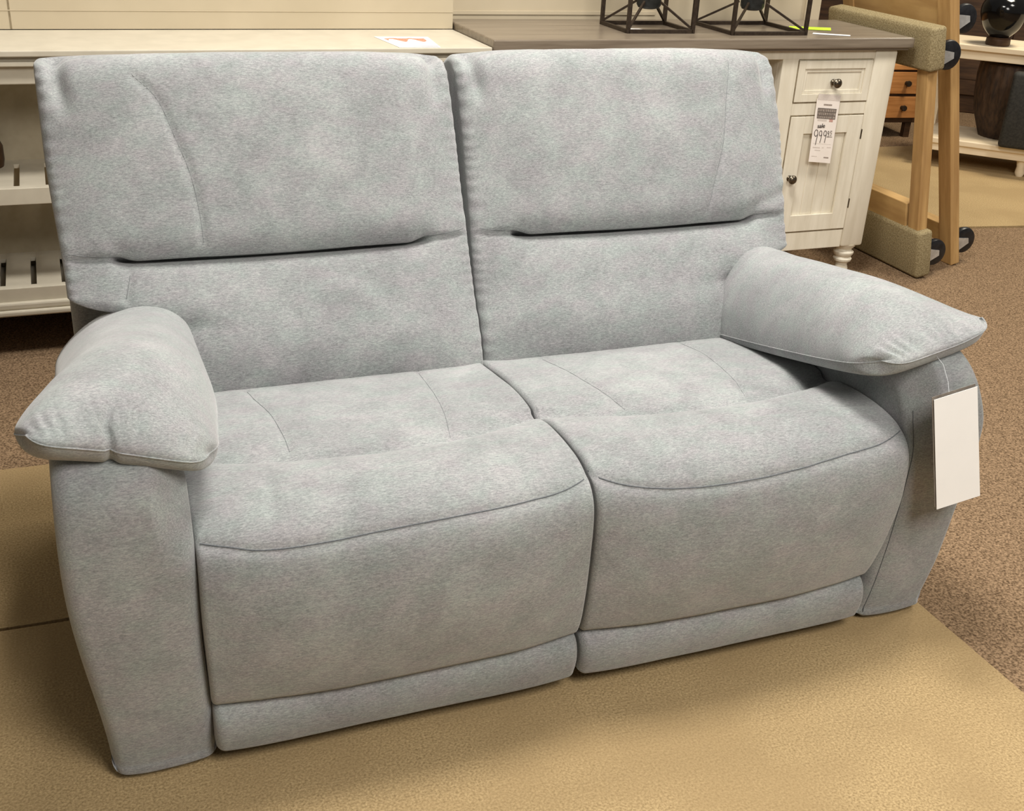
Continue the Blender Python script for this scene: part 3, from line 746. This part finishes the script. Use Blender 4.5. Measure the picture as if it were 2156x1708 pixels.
for (u0, u1, v0, v1, mt) in ((.10, .42, .755, .775, 'ink_pale'), (.52, .60, .752, .768, 'ink_pale'), (.74, .92, .745, .758, 'ink_pale'), (.20, .46, .80, .815, 'ink_pale'), (.08, .90, .700, .703, 'ink_pale'), (.66, .88, .905, .925, 'ink_grey'), (.10, .34, .90, .912, 'ink_pale')):
    rect('printed_line', u0, u1, v0, v1, M[mt])

# ------------------------------------------------------------------ geometric lanterns on the wood top
def lantern(cx, cy, w, d, rz, label):
    t = empty('lantern', (cx, cy, .8930), (0, 0, rz), label=label, cat='lantern', group='metal cage lanterns')
    a = .0125; h = .34
    c4_ = [(-w / 2, -d / 2), (w / 2, -d / 2), (w / 2, d / 2), (-w / 2, d / 2)]
    m = MB()
    for z in (a / 2, h):
        for k in range(4): p, q = c4_[k], c4_[(k + 1) % 4]; m.bar((p[0], p[1], z), (q[0], q[1], z), a, a, .0008)
    for p in c4_: m.bar((p[0], p[1], 0), (p[0], p[1], h + a / 2), a, a, .0008)
    m.build('frame', M['iron'], t)
    for p in c4_:
        MB().bar((p[0], p[1], a), (p[0] * .24, p[1] * .24, .092), a * .6, a * .6).build('brace', M['iron'], t)
        MB().bar((p[0], p[1], h), (p[0] * .24, p[1] * .24, .178), a * .6, a * .6).build('brace', M['iron'], t)
    MB().lathe([(.02, .066), (.036, .070), (.042, .08), (.042, .18), (.040, .18), (.038, .08), (.0, .078)], 28).build('candle_cup', M['candle_cup'], t, True)
    return t
lantern(1.934, 3.646, .242, .212, -.02, 'black metal cage lantern, the left one on the wood top')
lantern(2.330, 3.622, .292, .262, -.01, 'larger black metal cage lantern on the right, beside the lime paper')
def loose(name, pts, z, mat, label, cat):
    o = MB().prism(pts, 0, .0008, 'z').build(name, mat, None, False, (0, 0, z)); return tag(o, label, cat)
loose('lantern_price_card', [(1.845, 3.585), (1.925, 3.575), (1.90, 3.640), (1.86, 3.645)], .8942, M['paper'], 'small white paper tag lying inside the left cage lantern', 'tag')
loose('paper_slip', [(2.50, 3.635), (2.655, 3.590), (2.700, 3.655), (2.55, 3.700)], .8942, M['green'], 'lime green paper slip beside the right cage lantern', 'paper')
loose('paper_tag', [(2.520, 3.510), (2.640, 3.455), (2.655, 3.475), (2.540, 3.535)], .8942, M['paper'], 'small white paper tag in front of the lime green slip', 'tag')

# ------------------------------------------------------------------ furniture dollies stood on their long side
def caster(host, x, y, z, swiv=0.):
    """wheel standing out along +x from the plane x"""
    o = MB(); o.box(x, x + .006, y - .045, y + .045, z - .035, z + .035, .002)
    o.lathe([(.024, 0), (.026, .008), (.02, .016)], 20, Matrix.Translation((x + .006, y, z)) @ Matrix.Rotation(PI / 2, 4, 'Y'))
    for s in (-1, 1):
        o.prism([(x + .015, z - .026), (x + .028, z - .026), (x + .074, z - .012), (x + .074, z + .010), (x + .028, z + .026), (x + .015, z + .026)], y + s * .021 - .0015, y + s * .021 + .0015, 'y')
    f = o.build('caster', M['steel'], host, True); f['label'] = 'zinc swivel caster'
    MB().lathe([(.010, -.015), (.038, -.016), (.051, -.012), (.054, -.004), (.054, .004), (.051, .012), (.038, .016), (.010, .015)], 36,
               Matrix.Translation((x + .062, y, z)) @ Matrix.Rotation(PI / 2, 4, 'X')).build('wheel', M['rubber'], f, True)

def dolly(x, y, lean, H, D, padded, label):
    t = empty('furniture_dolly', (x, y, -.009), (0, -lean, 0), label=label, cat='dolly')
    th = .046
    if padded:
        for nm, z0, z1 in (('rail', 0.05, .282), ('rail', H - .145, H - .05)):
            MB().box(.012, .012 + th, .085, D, z0, z1, .003).build(nm, M['plank'], t)
        for z0, z1, w in ((0, .190, .070), (H - .155, H, .070)):
            q = MB(); q.box(0, w, -.012, D + .012, z0, z1, .014, 4); o = q.build('carpet_wrap', M['padding'], t, True); o['label'] = 'worn olive carpet padding stapled over the rail'
        ys = (.015, D - .09)
    else:
        for z0, z1 in ((.085, .165), (H - .15, H)):
            MB().box(.004, th, .012, D, z0, z1, .003).build('rail', M['plank'], t)
        ys = (0., D - .06)
    for k, yy in enumerate(ys):
        if padded: MB().box(.016, .016 + .043, yy, yy + .06, .05, H - .05, .003).build('upright', M['plank_v'], t)
        else: MB().box(0, .042, yy, yy + .072, 0, H + .01, .003).build('upright', M['plank_v'], t)
    xx = .072 if padded else .045
    for yy in (.06, D - .07):
        for zz in (.060, H - (.125 if padded else .11)): caster(t, xx, yy, zz)
    return t
dolly(3.070, 3.367, math.radians(9.9), .955, .60, True, 'carpet padded wooden furniture dolly leaning on the cabinet end')
dolly(3.335, 3.465, math.radians(15.2), 1.07, .64, False, 'bare pine furniture dolly standing on its side behind the carpeted one')

# ------------------------------------------------------------------ whitewashed console table far right
phi = math.radians(-45.5)
TB = empty('console_table', (4.48, 4.90, 0.), (0, 0, phi), label='whitewashed two tier console table beyond the wooden dollies', cat='table')
zt = .640
MB().box(-.15, 1.5, 0, .42, zt - .028, zt, .004).build('top', M['whitewash'], TB)
MB().box(-.12, 1.47, .02, .40, zt - .075, zt - .028, .003).build('apron', M['whitewash'], TB)
MB().box(-.15, 1.5, -.045, .40, .126, .155, .004).build('lower_shelf', M['whitewash'], TB)
MB().box(-.12, 1.47, -.03, .38, .086, .126, .003).build('lower_apron', M['whitewash'], TB)
for lx in (-.12, .375, 1.41):
    for ly in (-.02, .34):
        MB().lathe([(.018, .0), (.026, .02), (.022, .05), (.03, .087)], 16, Matrix.Translation((lx + .03, ly + .03, 0))).build('leg', M['whitewash'], TB, True)
for lx in (-.14, 1.42):
    MB().box(lx, lx + .05, .33, .38, .155, zt - .07, .004).build('post', M['whitewash'], TB)

def onT(x, y): return (4.48 + x * math.cos(phi) - y * math.sin(phi), 4.90 + x * math.sin(phi) + y * math.cos(phi))
vx, vy = onT(.15, .10)
V_ = empty('vase', (vx, vy, .640), label='glossy black round vase on the whitewashed console table', cat='vase')
MB().lathe([(.0, .0), (.058, .0), (.062, .01), (.060, .034), (.050, .042), (.0, .042)], 36).build('foot', M['darkwood'], V_, True)
MB().lathe(smooth_line([(.040, .040), (.055, .05), (.088, .085), (.110, .130), (.118, .175), (.108, .215), (.080, .245), (.045, .262), (.036, .285), (.042, .300), (.036, .300), (.03, .28), (.0, .27)], 5), 64).build('body', M['gloss'], V_, True)
bx, by = onT(.27, .23)
tag(MB().lathe([(.0, .0), (.12, .0), (.14, .05), (.17, .13), (.185, .22), (.19, .32), (.185, .385), (.17, .395), (.0, .395)], 96, ribs=24, amp=.018).build('basket', M['rattan'], None, True, (bx, by, .156)),
    'dark brown ribbed round basket on the lower shelf of the console table', 'basket')
cx_, cy_ = onT(.36, -.045 + .06)
tag(MB().box(.04, .40, -.105, -.03, 0, .385, .02, 3).build('upholstered_panel', M['charcoal'], None, True, (cx_ - .10, cy_ + .09, .156), (0, 0, phi)),
    'charcoal upholstered block in front of the ribbed basket on the lower shelf', 'ottoman')

# far pieces of furniture
CH = empty('dresser', (4.5, 5.6, -.009), (0, 0, math.radians(-8)), label='low orange oak dresser in the distance seen between cabinet and dolly', cat='dresser')
MB().box(-.9, .36, 0, .45, .40, .43, .004).build('top', M['redwood'], CH)
MB().box(-.88, .34, .02, .44, .09, .40, .003).build('body', M['darkwood'], CH)
for k in range(3):
    for z0, z1 in ((.12, .245), (.262, .388)):
        x_ = -.87 + k * .402
        d_ = MB().box(x_, x_ + .385, .004, .022, z0, z1, .003).build('drawer', M['redwood'], CH)
        for q in (.1, .285): MB().lathe([(.012, 0), (.012, .02), (.018, .024), (.016, .034)], 14, Matrix.Translation((x_ + q, .004, (z0 + z1) / 2)) @ Matrix.Rotation(PI / 2, 4, 'X')).build('knob', M['iron'], d_, True)
for lx in (-.86, .28):
    for ly in (.03, .38): MB().box(lx, lx + .04, ly, ly + .04, 0, .09, .003).build('leg', M['darkwood'], CH)

AR = empty('armoire', (5.6, 6.3, -.009), (0, 0, math.radians(-40)), label='tall dark walnut armoire standing behind the console table', cat='armoire')
MB().box(-1.0, 1.1, .02, .5, 0, 1.9, .006).build('body', M['darkwood'], AR)
for k in range(3):
    x_ = -.98 + k * .69
    d_ = MB().box(x_, x_ + .67, 0, .022, .12, 1.82, .004).build('door', M['darkwood'], AR)
    MB().box(x_ + .09, x_ + .58, -.004, .004, .22, 1.72, .004).build('panel', M['darkwood'], d_)

# ------------------------------------------------------------------ light
def area(name, loc, size, power, color, target=(1., 2.5, 0.), sy=None):
    l = bpy.data.lights.new(name, 'AREA'); l.energy = power; l.color = color; l.shape = 'RECTANGLE'; l.size = size; l.size_y = sy or size
    o = bpy.data.objects.new(name, l); COL.objects.link(o); o.location = loc
    d = Vector(target) - Vector(loc); o.rotation_euler = d.to_track_quat('-Z', 'Y').to_euler()
    return o
warm = (1., .955, .885)
area('ceiling_and_fill_light', (.6, 3.2, 3.3), .6, 26, warm, (.75, 2.2, 0))
area('ceiling_and_fill_light', (1.05, 2.15, 3.35), .7, 90, warm, (1.0, 2.0, 0))
area('ceiling_and_fill_light', (1.2, -.7, 3.0), 1.3, 98, warm, (1.1, 1.7, .3))  # added front fill, not a fixture; brightens right arm and hang tag
area('ceiling_and_fill_light', (4.3, 2.0, 3.3), .8, 50, warm, (3.4, 3.2, 0))
area('ceiling_and_fill_light', (4.9, 4.3, 3.3), .8, 95, (1., .91, .74), (4.8, 4.6, 0))
w = bpy.data.worlds.new('world'); SC.world = w; w.use_nodes = True
w.node_tree.nodes['Background'].inputs[0].default_value = (1., .95, .88, 1)
w.node_tree.nodes['Background'].inputs[1].default_value = .15

SC.view_settings.view_transform = 'Standard'
SC.view_settings.look = 'None'
SC.view_settings.gamma = 1.
SC.view_settings.use_curve_mapping = False
SC.view_settings.exposure = 0.
